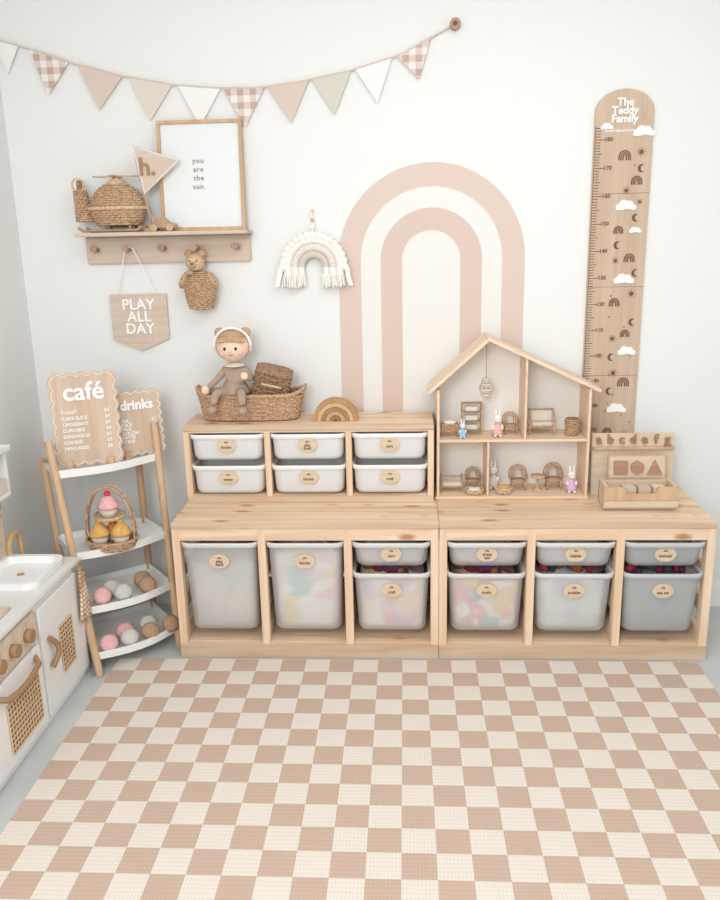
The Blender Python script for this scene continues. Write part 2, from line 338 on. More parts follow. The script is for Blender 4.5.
sbin(colx(-.94,0),-.006,.447,.284,D_,.345,bing,railm,.275,'plain',fillh=.72)
sbin(colx(-.94,1),-.006,.447,.284,D_,.345,bing,railm,.275,'soft',fillh=.86)
def pair(x,mt,rm,fill):
    sbin(x,-.006,.447,.284,D_,.095,bing if mt is not bingr else bingr,rm,.05,'plain' if mt is not bingr else 'grey',taper=.88,fillh=.6)
    sbin(x,-.006,.333,.284,D_,.232,mt,rm,.165,fill,dark=True,fillh=.78)
pair(colx(-.94,2),bing,railm,'pastel')
pair(colx(.001,0),bing,railm,'bright'); pair(colx(.001,1),bing,railm,'cool'); pair(colx(.001,2),bingr,rimg,'grey')
pit2=(.925-.022)/3
for i in range(3):
    x=-.935+.011+pit2*(i+.5)
    sbin(x,.219,.786,.288,.205,.098,binw,rimw,.055,None,taper=.9)
    sbin(x,.219,.667,.288,.205,.108,binw,rimw,.06,None,taper=.9)
# ---------------------------------------------------------------- wall rainbow decal
p=P("rainbow_wall_decal",(-.013,WY-.001,1.39))
for nm,r0,r1,m_ in (("outer_pink_arch",.262,.345,pinkb),("cream_arch",.188,.262,whiteb),("inner_pink_arch",.108,.188,pinkb2)):
    p.arch(nm,(0,0),r0,r1,.87,-.0015,0,m_,n=60)
p.poly("cream_center",[(-.108,-.86)]+[(-.108*cos(pi*i/30),.108*sin(pi*i/30)) for i in range(31)]+[(.108,-.86)],-.001,0,whiteb)
# ---------------------------------------------------------------- growth chart ruler
p=P("wooden_growth_chart",(.664,WY-.012,.62))
Hh=1.34; w2=.1025
p.poly("board",[(-w2,0)]+[(-w2*cos(pi*i/30),Hh-w2*.75+w2*.75*sin(pi*i/30)) for i in range(31)]+[(w2,0)],0,.010,oakz)
bm=bmesh.new()
def rect(bm,x0,x1,z0,z1,y=-.0008):
    bm.faces.new([bm.verts.new(q) for q in ((x0,y,z0),(x1,y,z0),(x1,y,z1),(x0,y,z1))])
for i in range(125):
    z=.02+i*.0096; L=.036 if i%10==0 else (.026 if i%5==0 else .018); rect(bm,-w2+.004,-w2+.004+L,z,z+.0026)
rect(bm,-w2+.003,-w2+.005,.02,1.22)
p.bm("tick_marks",bm,ink)
for i in range(13): p.text("number_%d"%i,str(60+10*i),.020,(-w2+.052,-.001,.022+i*.096),ink,ext=.0003,bold=.0004)
p.text("title","The\nTeddy\nFamily",.036,(.0,-.003,Hh-.072),letter,ext=.002,bold=.0012,ls=.76)
p.text("subtitle","loved beyond measure",.0145,(.0,-.002,Hh-.137),letter,ext=.0004,bold=.0003)
def cloud(x,z,s):
    cs=[(-.024,-.003,.013),(-.009,.006,.017),(.011,.005,.015),(.026,-.004,.011)]; pts=[]
    for i in range(48):
        a=2*pi*i/48; dx,dz=cos(a),sin(a); best=.004
        for cx_,cz_,r in cs:
            b_=cx_*dx+cz_*dz; disc=b_*b_-(cx_**2+cz_**2-r*r)
            if disc>0: best=max(best,b_+math.sqrt(disc))
        zz=max(best*dz,-.012); pts.append((x+s*best*dx,z+s*zz))
    p.poly("cloud",pts,-.005,-.0002,letter)
for x,z,s in ((.07,1.195,1),(-.06,1.215,.6),(.022,.945,1),(.03,.685,1),(.055,.42,.9),(.03,.2,1),(.06,.86,.6)): cloud(x,z,s)
def mini(x,z,s): 
    for r in (.022,.015,.008): p.arch("mini_rainbow",(x,z),(r-.004)*s,r*s,.012*s,-.002,0,ink,n=14)
for x,z,s in ((.008,1.115,1),(.055,1.03,.9),(.045,.76,.9),(.0,.60,.9),(.05,.30,1),(.0,.11,.8),(0,.86,.8),(.045,.485,.8)): mini(x,z,s)
def sun(x,z,s):
    p.cyl("sun_disc",(x,-.002,z),(x,0,z),.010*s,ink,seg=16)
    for k in range(8):
        a=k*pi/4; p.tube("sun_ray",[(x+.014*s*cos(a),-.001,z+.014*s*sin(a)),(x+.02*s*cos(a),-.001,z+.02*s*sin(a))],.001,ink)
for x,z,s in ((.065,1.13,.8),(.02,1.0,.7),(.06,.635,.8),(.0,.47,.7),(.01,.34,.8),(.065,.1,.7),(-.005,.755,.6),(.07,.96,.5)): sun(x,z,s)
def moon(x,z,s):
    p.poly("moon",[(x+.014*s*cos(a),z+.014*s*sin(a)) for a in [pi/3+i*(4*pi/3)/14 for i in range(15)]]+[(x+.007*s+.011*s*cos(a),z+.011*s*sin(a)) for a in [4.6-i*2.9/10 for i in range(11)]],-.0015,0,ink)
for x,z in ((.06,.905),(0,.81),(.07,.71),(.07,.53),(0,.27),(.0,.40),(.07,1.075)): moon(x,z,1)
for k in range(14):
    x=random.uniform(-.02,.085); z=random.uniform(.1,1.14); p.cyl("star_dot",(x,-.0015,z),(x,0,z),.003,ink,seg=6)
for z in (.33,.66,.99): p.box("joint_line",-w2,w2,-.0006,.001,z,z+.0012,ink,bev=0)
# ---------------------------------------------------------------- bunting
def sz(x):
    P_=[(-1.57,2.19),(-1.43,2.15),(-1.285,2.10),(-1.12,2.055),(-.94,2.02),(-.79,2.005),(-.635,2.0),(-.49,2.015),(-.305,2.045),(-.12,2.093),(.055,2.178)]
    for (a,b_),(c,d) in zip(P_,P_[1:]):
        if a<=x<=c: return b_+(d-b_)*(x-a)/(c-a)
    return P_[-1][1]
p=P("pennant_bunting",(0,WY-.012,0))
p.tube("string",[(x,0,sz(x)) for x in [-1.565+i*(1.62)/50 for i in range(51)]],.0032,cl_pk)
FL=[(-1.525,.085,cl_wh),(-1.375,.14,ging),(-1.195,.16,cl_pk),(-1.015,.155,cl_bg),(-.84,.155,cl_wh),(-.68,.15,ging),(-.52,.15,cl_pk),(-.365,.14,cl_sg),(-.215,.13,cl_wh),(-.075,.12,ging)]
for i,(x,w,m_) in enumerate(FL):
    a=(x-w/2,sz(x-w/2)); c=(x+w/2,sz(x+w/2)); dx=(c[0]-a[0]);dz=(c[1]-a[1])
    tip=((a[0]+c[0])/2+dz*.35,(a[1]+c[1])/2-.132*(.8 if i in(0,9) else 1))
    p.poly("pennant_%d"%i,[a,tip,c],-.0015,.0015,m_)
p.cyl("wall_peg",(.068,0.011,2.183),(.068,-.02,2.183),.018,oakd); p.cyl("wall_peg_core",(.068,-.02,2.183),(.068,-.022,2.183),.008,ink)
# ---------------------------------------------------------------- wall shelf
sh=P("peg_shelf",(-1.31,0,1.40))
sh.box("back_panel",0,.625,WY-.018,WY-.0005,0,.10,oak,bev=.004)
sh.box("ledge",0,.635,WY-.125,WY-.0005,.10,.114,oak,bev=.003)
for i,x in enumerate((.045,.165,.30,.425,.575)):
    sh.cyl("peg_%d"%i,(x,WY-.018,.052),(x,WY-.06,.056),.007,oakd); sh.cyl("peg_head_%d"%i,(x,WY-.058,.056),(x,WY-.07,.057),.013,oakd)
ZS=1.5145
fr=P("framed_print",(-.848,WY-.045,ZS),(math.radians(-4),0,0))
for nm,a in (("frame_left",(-.155,-.143,0,.385)),("frame_right",(.143,.155,0,.385)),("frame_bottom",(-.143,.143,0,.012)),("frame_top",(-.143,.143,.373,.385))):
    fr.box(nm,a[0],a[1],-.010,.008,a[2],a[3],natural,bev=.001)
fr.box("paper",-.143,.143,0,.004,.012,.373,paper,bev=0)
fr.text("print_text","you\nare\nthe\nsun.",.026,(-.01,-.002,.20),inkg,ext=.0003,ls=1.15,sp=1.15)
# pennant flag "h."
pf=P("wooden_letter_flag",(-1.03,WY-.075,ZS))
pf.cyl("pole",(0,0,.0),(-.045,.0,.275),.004,natural); pf.box("foot",-.03,.03,-.018,.018,0,.012,natural)
pf.poly("flag",[(-.050,.30),(-.02,.13),(.118,.245)],-.004,.0,oak); pf.tube("flag_edge",[[(-.048,-.004,.295),(-.019,-.004,.134),(.113,-.004,.244)]],.003,letter,cyc=True); pf.text("flag_letter","h.",.085,(-.002,-.006,.222),hbrown,ext=.002,bold=.002)
# toy car
c=P("wooden_toy_car",(-.985,WY-.105,ZS))
c.poly("car_body",[(-.05,.012),(-.05,.026),(-.03,.03),(-.018,.046),(.012,.046),(.026,.03),(.05,.026),(.052,.012)],-.014,.014,oakd)
for x in (-.028,.03):
    c.cyl("wheel",(x,-.02,.0125),(x,-.012,.0125),.0125,natural); c.cyl("wheel",(x,.012,.0125),(x,.02,.0125),.0125,natural)
# wicker helicopter
h=P("wicker_toy_helicopter",(-1.155,WY-.07,ZS),scale=1.12)
cabf=lambda t,u:((.086*math.sqrt(max(.10,1-((t-.40)/.64)**2)))*cos(2*pi*u),(.056*math.sqrt(max(.10,1-((t-.40)/.64)**2)))*sin(2*pi*u))
weave(h,"cabin_weave",cabf,.022,.150,17,rattan,tr=.0044,nst=22)
h.sph("cabin_core",(0,0,.075),(.079,.05,.058),rattan_d)
h.tube("cabin_brim",[[(.094*cos(a),.060*sin(a),.075) for a in [i*pi/16 for i in range(32)]]],.006,rattan_l,cyc=True)
h.lathe("rotor_hub",[(.03,0),(.028,.012),(.012,.022),(.008,.030),(.0,.031)],(0,0,.146),rattan_l)
h.box("rotor_blade",-.075,.075,-.009,.009,.172,.177,rattan_l); h.box("rotor_blade_cross",-.009,.009,-.045,.045,.172,.177,rattan_l)
weave(h,"tail_weave",lambda t,u:(-.108+.014*t*-1+.030*(1-.45*t)*cos(2*pi*u),.026*(1-.4*t)*sin(2*pi*u)),.035,.135,14,rattan,tr=.004,nst=16)
h.lathe("tail_core",[(.022,.035),(.026,.06),(.014,.13),(0,.137)],(-.112,0,0),rattan_d)
h.box("tail_fin",-.130,-.112,-.004,.004,.125,.165,rattan_d); h.tube("tail_rotor",[[(-.121+.02*cos(a),-.012,.15+.02*sin(a)) for a in [i*pi/8 for i in range(16)]]],.003,rattan_l,cyc=True)
for sy in (-.035,.035):
    h.tube("skid",[(-.125,sy,.016),(-.11,sy,.006),(.07,sy,.006),(.085,sy,.018)],.005,oakd)
    for x in (-.04,.045): h.cyl("skid_strut",(x,sy*.8,.045),(x,sy,.006),.004,oakd)
# PLAY ALL DAY sign
s_=P("play_all_day_sign",(-1.13,WY-.012,1.07))
s_.poly("board",[(-.11,.215),(.11,.215),(.11,.045),(.0,.0),(-.11,.045)],0,.008,oak)
s_.text("sign_text","PLAY\nALL\nDAY",.056,(0,-.003,.13),letter,ext=.002,bold=.0012,ls=.82)
s_.tube("string",[(-.075,-.002,.215),(-.018,-.045,.385),(-.005,-.05,.393),(.012,-.045,.385),(.075,-.002,.215)],.0018,letter)
# wicker bear
b=P("wicker_bear_basket",(-.875,WY-.055,1.222))
weave(b,"body_weave",bulb(.058,.042,lo=.7,hi=.45),.008,.145,20,rattan,tr=.0038,nst=22)
b.lathe("body_core",[(.03,.006),(.044,.02),(.05,.08),(.032,.135),(.0,.145)],(0,0,0),rattan_d,sy=.75)
b.sph("head",(-.012,-.004,.178),(.036,.03,.034),rattan_l); b.sph("muzzle",(-.014,-.034,.17),(.013,.012,.011),rattan)
for sx in (-1,1):
    b.sph("ear",(-.012+sx*.026,.0,.210),(.014,.009,.015),rattan); b.sph("eye",(-.013+sx*.013,-.031,.184),.0028,blk)
b.sph("nose",(-.014,-.046,.174),(.005,.003,.004),ink)
b.sph("arm_left",(-.058,-.01,.115),(.014,.014,.034),rattan,rot=Matrix.Rotation(.5,3,'Y')); b.sph("arm_right",(.05,-.01,.115),(.014,.014,.034),rattan,rot=Matrix.Rotation(-.5,3,'Y'))
b.sph("scarf_knot",(-.03,-.028,.142),(.016,.009,.009),linen); b.tube("hanging_loop",[(-.03,0,.205),(.0,-.01,.24),(.02,-.01,.235),(.012,0,.2)],.002,oakd)
# macrame rainbow
m_=P("macrame_rainbow_hanging",(-.450,WY-.022,1.375))
for k,(r_,t) in enumerate([(.098,.015),(.071,.014),(.046,.012)]):
    mm=[cream,cl_wh,cream][k]
    pts=[(-r_,0,-.03)]+[(-r_*cos(pi*i/28),0,r_*sin(pi*i/28)) for i in range(29)]+[(r_,0,-.03)]
    m_.tube("rope_arch_%d"%k,pts,t,mm) 
    wr=[]
    for i in range(520):
        u=i/519; a=pi*u; q=u*2*pi*(34 if k!=1 else 26); wr.append((-(r_+t*cos(q))*cos(a),t*sin(q),(r_+t*cos(q))*sin(a)))
    m_.tube("rope_wrap_%d"%k,wr,.0022,[cream,cl_bg,cl_bg][k],res=1)
    for sx in (-1,1):
        sp=[]
        for j in range(26):
            a=j*2.39996; q=t*math.sqrt(j/26); sp.append([(sx*r_+q*cos(a),q*sin(a),-.025),(sx*r_+q*cos(a)*1.5+random.uniform(-.003,.003),q*sin(a)*1.3,-.072+random.uniform(-.006,.006))])
        m_.tube("fringe_%d"%k,sp,.0028,cream,res=1)
for i in range(17):
    a=pi*i/16
    m_.sph("pompom_%d"%i,(-.114*cos(a),-.006,.114*sin(a)),.0155,cream,seg=12)
for sx in (-1,1):
    for j in range(3):
        sp=[[(sx*(.116+.006*j)+random.uniform(-.006,.006),-.01+random.uniform(-.006,.006),.02-.012*j),(sx*(.130+.004*j)+random.uniform(-.008,.008),-.012,-.045-.012*j)] for _ in range(16)]
        m_.tube("side_tassel",sp,.0028,cream,res=1)
m_.tube("hanging_cord",[(0,-.002,.11),(0,-.002,.205)],.002,cream); m_.sph("wood_bead",(0,-.002,.145),.009,letter); m_.sph("wood_bead",(0,-.002,.168),.007,natural); m_.cyl("nail",(0,.02,.2),(0,-.01,.2),.003,gold)
# ---------------------------------------------------------------- doll basket
def loopr(w,d,tap=.1,pw=.55): return ell(w/2,d/2,tap,pw=pw)
bk=P("wicker_basket",(-.695,.355,.8205))
weave(bk,"side_weave",loopr(.37,.145),.004,.092,11,rattan,tr=.0052,nst=40)
f_=loopr(.352,.128); bk.loft("inner_liner",[[(*f_(t,i/40),.003+.085*t) for i in range(40)] for t in (0,.5,1)],rattan_d)
bk.tube("rim",[[(*loopr(.39,.16)(.5,i/48),.096+.016*abs(cos(2*pi*i/48))**6) for i in range(48)]],.008,rattan,cyc=True)
for sx in (-1,1): bk.tube("handle",[(sx*.195,-.035,.098),(sx*.205,-.02,.122),(sx*.205,.02,.122),(sx*.195,.035,.098)],.006,rattan)
bk.loft("blanket",[[(*loopr(.33,.11)(.5,i/40),.07+.0*t) for i in range(40)] for t in (0,)]+[[(x*.5,y*.5,.082) for x,y in [loopr(.33,.11)(.5,i/40) for i in range(40)]]],cl_bg,cap0=True,cap1=True)
d=P("rag_doll",(-.748,.33,.935),scale=1.08)
J=[((0,0,0),(.036,.030)),((0,.002,.035),(.034,.027)),((0,.0,.07),(.028,.023)),((0,0,.092),(.014,.014)),
 ((-.035,0,.068),.015),((-.062,-.02,.035),.012),((-.088,-.05,.012),.011),((.038,0,.066),.015),((.062,-.022,.04),.012),((.046,-.05,.052),.011),
 ((-.025,-.035,-.005),.020),((-.050,-.085,.005),.016),((-.062,-.098,-.038),.014),((.025,-.035,-.005),.020),((.036,-.088,.003),.016),((.040,-.1,-.04),.014)]
E=[(0,1),(1,2),(2,3),(2,4),(4,5),(5,6),(2,7),(7,8),(8,9),(0,10),(10,11),(11,12),(0,13),(13,14),(14,15)]
d.skin("body",J,E,linen)
d.sph("hand_left",(-.094,-.056,.008),(.014,.012,.016),skin); d.sph("hand_right",(.043,-.056,.055),(.014,.012,.014),skin)
d.sph("foot_left",(-.064,-.104,-.052),(.017,.024,.015),linen); d.sph("foot_right",(.042,-.106,-.055),(.017,.024,.015),linen)
d.lathe("skirt_hem",[(.036,.03),(.05,.0),(.056,-.008),(.0,-.006)],(0,-.008,0),linen)
d.lathe("collar",[(.012,.098),(.034,.088),(.038,.083),(.012,.08)],(0,0,0),cl_bg)
hc=(0,-.008,.15)
d.sph("head",hc,(.056,.05,.052),skin,seg=32)
bm=bmesh.new(); bmesh.ops.create_uvsphere(bm,u_segments=32,v_segments=20,radius=1)
bmesh.ops.delete(bm,geom=[v for v in bm.verts if (v.co.y<-.25 and v.co.z<.42+.2*abs(v.co.x)) or v.co.z<-.75],context='VERTS')
for v in bm.verts: v.co=Vector((hc[0]+v.co.x*.060,hc[1]+.002+v.co.y*.056,hc[2]+.003+v.co.z*.056))
ho=d.bm("hair",bm,hair,smooth=True); sd=ho.modifiers.new("s",'SOLIDIFY'); sd.thickness=.005
d.tube("headband",[[(hc[0]+.0615*cos(a),hc[1]-.004-.030*sin(a)*.3,hc[2]+.004+.0605*sin(a)) for a in [i*pi/24 for i in range(25)]]],.0045,letter)
for sx in (-1,1):
    d.sph("hair_bun",(sx*.045,.0,.198),(.018,.015,.017),hair); d.sph("eye",(sx*.019,-.056,.148),(.0045,.003,.0055),blk); d.sph("cheek",(sx*.031,-.049,.131),(.009,.003,.007),pk); d.sph("ear",(sx*.057,-.006,.145),(.008,.006,.012),skin)
d.sph("nose",(0,-.061,.140),(.004,.004,.0035),skin); d.tube("mouth",[(-.009,-.0565,.129),(0,-.0585,.125),(.009,-.0565,.129)],.0012,red)
d.tube("fringe_hair",[[(x,-.045-.008*(1-abs(x)/.04),.19-.15*abs(x)),(x*1.15,-.056+.2*abs(x),.172-.1*abs(x))] for x in [-.04+i*.008 for i in range(11)]],.006,hair)
# lidded wicker case next to doll
c=P("wicker_doll_case",(-.625,.345,.905),(.25,.25,.1),scale=1.15)
weave(c,"case_weave",ell(.055,.032,.05,pw=.4),.0,.085,12,rattan_d,tr=.0042,nst=22)
f_=ell(.05,.027,0,pw=.4); c.loft("case_core",[[(*f_(0,i/40),z) for i in range(40)] for z in (.0,.085)],rattan_d,cap1=True)
f2=ell(.06,.036,0,pw=.4); c.loft("lid",[[(*f2(0,i/40),.084) for i in range(40)],[(*f2(0,i/40),.096) for i in range(40)],[(x*.8,y*.8,.102) for x,y in [f2(0,i/40) for i in range(40)]]],rattan_d,cap1=True)
c.tube("handle",[(-.03,-.034,.05),(-.03,-.05,.06),(.03,-.05,.06),(.03,-.034,.05)],.004,rattan_l)
# stacking rainbow
p=P("wooden_stacking_rainbow",(-.372,.30,.8205))
cols=[(190,150,108),(216,180,140),(176,134,96),(206,168,128),(166,124,88)]
for k,cc in enumerate(cols):
    r1=.084-.0158*k; p.arch("arc_%d"%k,(0,.0),max(r1-.0145,.004),r1,.0,-.022,.022,wood("arc_wood_%d"%k,cc,tuple(v-14 for v in cc),'y',knots=False),n=30)
# ---------------------------------------------------------------- dollhouse
H0=P("wooden_dollhouse",(0.002,.255,.5205)); dp=.165
H0.box("base",-.005,.56,0,dp,0,.012,pineh); H0.box("left_wall",0,.010,0,dp,.012,.415,pineh); H0.box("right_wall",.545,.555,0,dp,.012,.415,pineh)
H0.box("middle_floor",.010,.545,0,dp,.220,.230,pineh); H0.box("upper_divider",.317,.325,0,dp,.230,.532,pineh); H0.box("lower_divider",.185,.193,0,dp,.012,.220,pineh)
ax,az=.179,.598; 
def slope(nm,x0,z0,x1,z1,t=.011):
    L=math.hypot(x1-x0,z1-z0); nx,nz=-(z1-z0)/L*t,(x1-x0)/L*t
    H0.poly(nm,[(x0,z0),(x1,z1),(x1+nx,z1+nz),(x0+nx,z0+nz)],-.006,dp+.004,pineh)
slope("roof_left",-.026,.402,ax+.004,az-.008); slope("roof_right",ax-.002,az-.003,.583,.402)
hw=mat("house_back",(248,246,242),.8)
H0.poly("back_panel",[(.004,.01),(.551,.01),(.551,.412),(ax,az-.006),(.004,.412)],dp-.004,dp,hw)
# dollhouse items
def fig(name,x,y,z,dress,s=1):
    q=P(name,(x,y,z),scale=s)
    q.lathe("dress",[(.0,.0),(.018,.002),(.017,.01),(.010,.034),(.006,.042)],(0,0,.006),dress); q.sph("head",(0,-.002,.058),(.0125,.011,.0125),cream); q.sph("muzzle",(0,-.012,.054),(.006,.005,.005),cream)
    for sx in (-1,1):
        q.sph("ear",(sx*.006,0,.078),(.0035,.0025,.012),cream); q.sph("eye",(sx*.0045,-.0125,.0605),.0013,blk); q.sph("paw",(sx*.014,-.006,.032),(.004,.004,.008),cream); q.sph("foot",(sx*.008,-.012,.005),(.005,.01,.005),cream)
def rchair(name,x,y,z,s=1,m=rattan_l):
    q=P(name,(x,y,z),scale=s)
    for sx in (-1,1):
        for yy in (-.018,.018): q.cyl("leg",(sx*.022,yy,0),(sx*.02,yy,.03),.0025,m,seg=8)
    q.lathe("seat",[(0,0),(.026,0),(.027,.005),(0,.007)],(0,0,.028),m)
    for k,r_ in enumerate((.028,.021,.014)):
        q.tube("back_hoop_%d"%k,[(-r_,.018,.03)]+[(-r_*cos(pi*i/14),.022,.05+r_*sin(pi*i/14)) for i in range(15)]+[(r_,.018,.03)],.0022,m,res=2)
    q.tube("arm_rail",[(-.028,-.016,.042),(-.03,.01,.05),(-.028,.02,.052)],.002,m); q.tube("arm_rail",[(.028,-.016,.042),(.03,.01,.05),(.028,.02,.052)],.002,m)
z1=.5205+.2305; z0=.5205+.0125; yd=.255
q=P("rattan_doll_crib",(.052,yd+.07,z1)); 
for x in (-.028,.028):
    for y in (-.02,.02): q.cyl("leg",(x,y,0),(x,y,.05),.0025,rattan,seg=8)
weave(q,"crib_weave",ell(.03,.022,.1,pw=.5),.02,.048,6,rattan,tr=.003,nst=14); q.sph("pillow",(0,0,.05),(.024,.016,.008),cl_wh)
q=P("rattan_doll_shelf",(.135,yd+.09,z1))
for x in (-.036,.036): q.tube("side",[(x,-.015,0),(x,-.015,.12),(x,.015,.12),(x,.015,0)],.003,rattan)
for z in (.015,.05,.085,.118): q.box("rack_%d"%z,-.036,.036,-.016,.016,z,z+.004,rattan)
for z in (.02,.055,.09): q.box("folded_linen",-.025,.022,-.012,.012,z,z+.018,cl_bg)
fig("toy_rabbit_figurine",.098,yd+.03,z1,CONT[7],.8); fig("toy_rabbit_figurine",.228,yd+.05,z1,pk,1.15)
rchair("rattan_doll_chair",.282,yd+.10,z1,1.0,rattan)
q=P("rattan_doll_sofa",(.395,yd+.09,z1)); 
q.tube("sofa_frame",[[(-.045,-.02,.0),(-.045,-.02,.05),(-.045,.02,.09),(.045,.02,.09),(.045,-.02,.05),(.045,-.02,0)],[(-.045,-.02,.03),(.045,-.02,.03),(.045,.02,.03),(-.045,.02,.03)]],.004,rattan); q.box("cushion",-.04,.04,-.018,.018,.03,.045,cl_bg,bev=.005); q.box("back_cushion",-.04,.04,.01,.02,.045,.085,cl_bg,bev=.004)
q=P("wicker_doll_hamper",(.505,yd+.07,z1)); weave(q,"hamper_weave",ell(.024,.024,.1),.003,.06,10,rattan,tr=.003,nst=14); q.lathe("hamper_core",[(.021,.0),(.023,.06),(.0,.062)],(0,0,0.002),rattan_d)
q=P("doll_chandelier",(.185,yd+.07,.965)); q.cyl("cord",(0,0,.0),(0,0,.136),.0015,natural,seg=8)
for zz,r_ in ((0,.012),(-.02,.022),(-.04,.026),(-.06,.018)):
    q.tube("bead_ring",[[(r_*cos(a),r_*sin(a),zz) for a in [i*pi/8 for i in range(16)]]],.003,cl_bg,cyc=True)
q.tube("bead_strings",[[(.012*cos(a),.012*sin(a),0),(.026*cos(a),.026*sin(a),-.04),(.006*cos(a),.006*sin(a),-.078)] for a in [i*pi/4 for i in range(8)]],.002,cl_bg)
q=P("rattan_doll_daybed",(.06,yd+.08,z0)); q.box("mattress",-.035,.04,-.02,.02,.02,.035,cl_bg,bev=.004)
for sx in (-1,1): q.tube("end_hoop",[(sx*.04,-.022,0),(sx*.04,-.022,.05),(sx*.04,0,.065),(sx*.04,.022,.05),(sx*.04,.022,0)],.003,rattan)
q.tube("top_rail",[(-.04,.022,.05),(.04,.022,.05)],.003,rattan); q.tube("low_rail",[(-.04,-.022,.02),(.04,-.022,.02)],.003,rattan)
q=P("tiny_wicker_tray",(.145,yd+.035,z0)); weave(q,"tray_weave",ell(.03,.022,.15,pw=.6),.003,.02,4,rattan_l,tr=.003,nst=16); q.box("cookies",-.022,.022,-.014,.014,.004,.022,cl_wh,bev=.004)
rchair("rattan_doll_chair",.145,yd+.11,z0,1.0,rattan)
fig("toy_rabbit_figurine",.220,yd+.10,z0,cl_bg,1.25); rchair("rattan_doll_chair",.315,yd+.09,z0,1.15,rattan); 
q=P("tiny_wicker_tray",(.255,yd+.035,z0)); weave(q,"tray_weave",ell(.027,.02,.15),.003,.024,5,rattan_l,tr=.003,nst=16); q.sph("bread",(0,0,.022),(.02,.014,.01),mus)
q=P("doll_pedestal_table",(.385,yd+.07,z0)); q.lathe("table",[(0,0),(.02,0),(.018,.004),(.005,.01),(.004,.05),(.028,.054),(.028,.06),(0,.06)],(0,0,0),natural)
rchair("rattan_doll_chair",.450,yd+.10,z0,1.2,rattan); fig("toy_rabbit_figurine",.508,yd+.05,z0,CONT[4],1.15)
# ---------------------------------------------------------------- wooden toys at right
a=P("wooden_alphabet_board",(.73,.30,.5205),(math.radians(-6),0,0))
a.box("board",-.15,.15,0,.014,0,.235,palew); 
for k,chr_ in enumerate("abcdefg"): a.text("letter_%d"%k,chr_,.05,(-.125+.0415*k,-.006,.212),hbrown,ext=.004,bold=.001)
a.box("ledge",-.15,.15,-.016,0,.175,.185,natural)
s=P("wooden_shape_puzzle",(.735,.250,.5205),(math.radians(-8),0,0))
s.box("tray",-.105,.105,0,.012,.0,.165,natural); cc=wood("shape_terracotta",(186,144,118),(168,128,102),'x',knots=False)
s.box("panel",-.1,.1,-.003,.0,.08,.16,palew)
s.box("square_piece",-.085,-.035,-.012,-.003,.095,.145,cc); s.poly("triangle_piece",[(.035,.095),(.09,.095),(.0625,.147)],-.012,-.003,cc); s.poly("hexagon_piece",[(.0+.026*cos(i*pi/3+.52),.12+.026*sin(i*pi/3+.52)) for i in range(6)],-.012,-.003,cc)
s=P("wooden_toy_crate",(.715,.135,.5205))
s.box("bottom",-.125,.125,0,.09,0,.01,palew)
for x in (-.125,.113): s.box("end",x,x+.012,0,.09,.01,.09,palew)
s.poly("front",[(-.13,.012),(.13,.012),(.13,.085),(.06,.085),(.05,.06),(-.05,.06),(-.06,.085),(-.13,.085)],-.01,.0,natural)
s.box("back",-.125,.125,.08,.09,.01,.085,palew)
s.box("front_slat",-.13,.13,-.018,-.0102,.012,.035,palew)
for k in range(4): s.box("block_%d"%k,-.105+.052*k,-.06+.052*k,.02,.065,.01,.075,[natural,palew,oak,pineh][k])
# ---------------------------------------------------------------- toy café stand
st=P("tiered_cafe_stand",(0,0,0)); T=.82
def lerp(a,b_,t): return tuple(x+(y-x)*t for x,y in zip(a,b_))
legs={'FL':((-1.195,-.135,0),(-1.345,.005,T)),'FR':((-.972,.09,0),(-1.045,.25,T+.01)),'BL':((-1.375,.10,0),(-1.43,.13,T-.1)),'BR':((-1.13,.30,0),(-1.15,.34,T-.1))}
for k,(a_,b_) in legs.items(): 
    st.tube("leg_"+k,[a_,b_],.0135,natural,res=4)
for zt,nm in ((.69,"tray_top"),(.405,"tray_upper"),(.215,"tray_lower"),(.055,"tray_bottom")):
    c4=[Vector(lerp(*legs[k],zt/(T if k[0]=='F' else T-.1))) for k in ('FL','FR','BR','BL')]
    cen=sum(c4,Vector())/4
    def ring(z,s=1.0):
        out=[]
        for i in range(4):
            a_,b_=c4[i],c4[(i+1)%4]
            for j in range(8):
                t=j/8; q=a_.lerp(b_,t); 
                bulge=.035*sin(pi*t) if i==0 else 0
                n=(q-cen).normalized(); q=q+n*bulge; q=cen+(q-cen)*s; out.append((q.x,q.y,z))
        return out
    st.loft(nm,[ring(zt,.9),ring(zt,.99),ring(zt+.028,1.0),ring(zt+.028,.975),ring(zt+.006,.965),ring(zt+.006,.5)],white,cap0=True,cap1=True,smooth=False)
st.tube("cross_bar_left",[lerp(*legs['FL'],.93),lerp(*legs['BL'],1.0)],.009,natural); st.tube("cross_bar_right",[lerp(*legs['FR'],.93),lerp(*legs['BR'],1.0)],.009,natural)
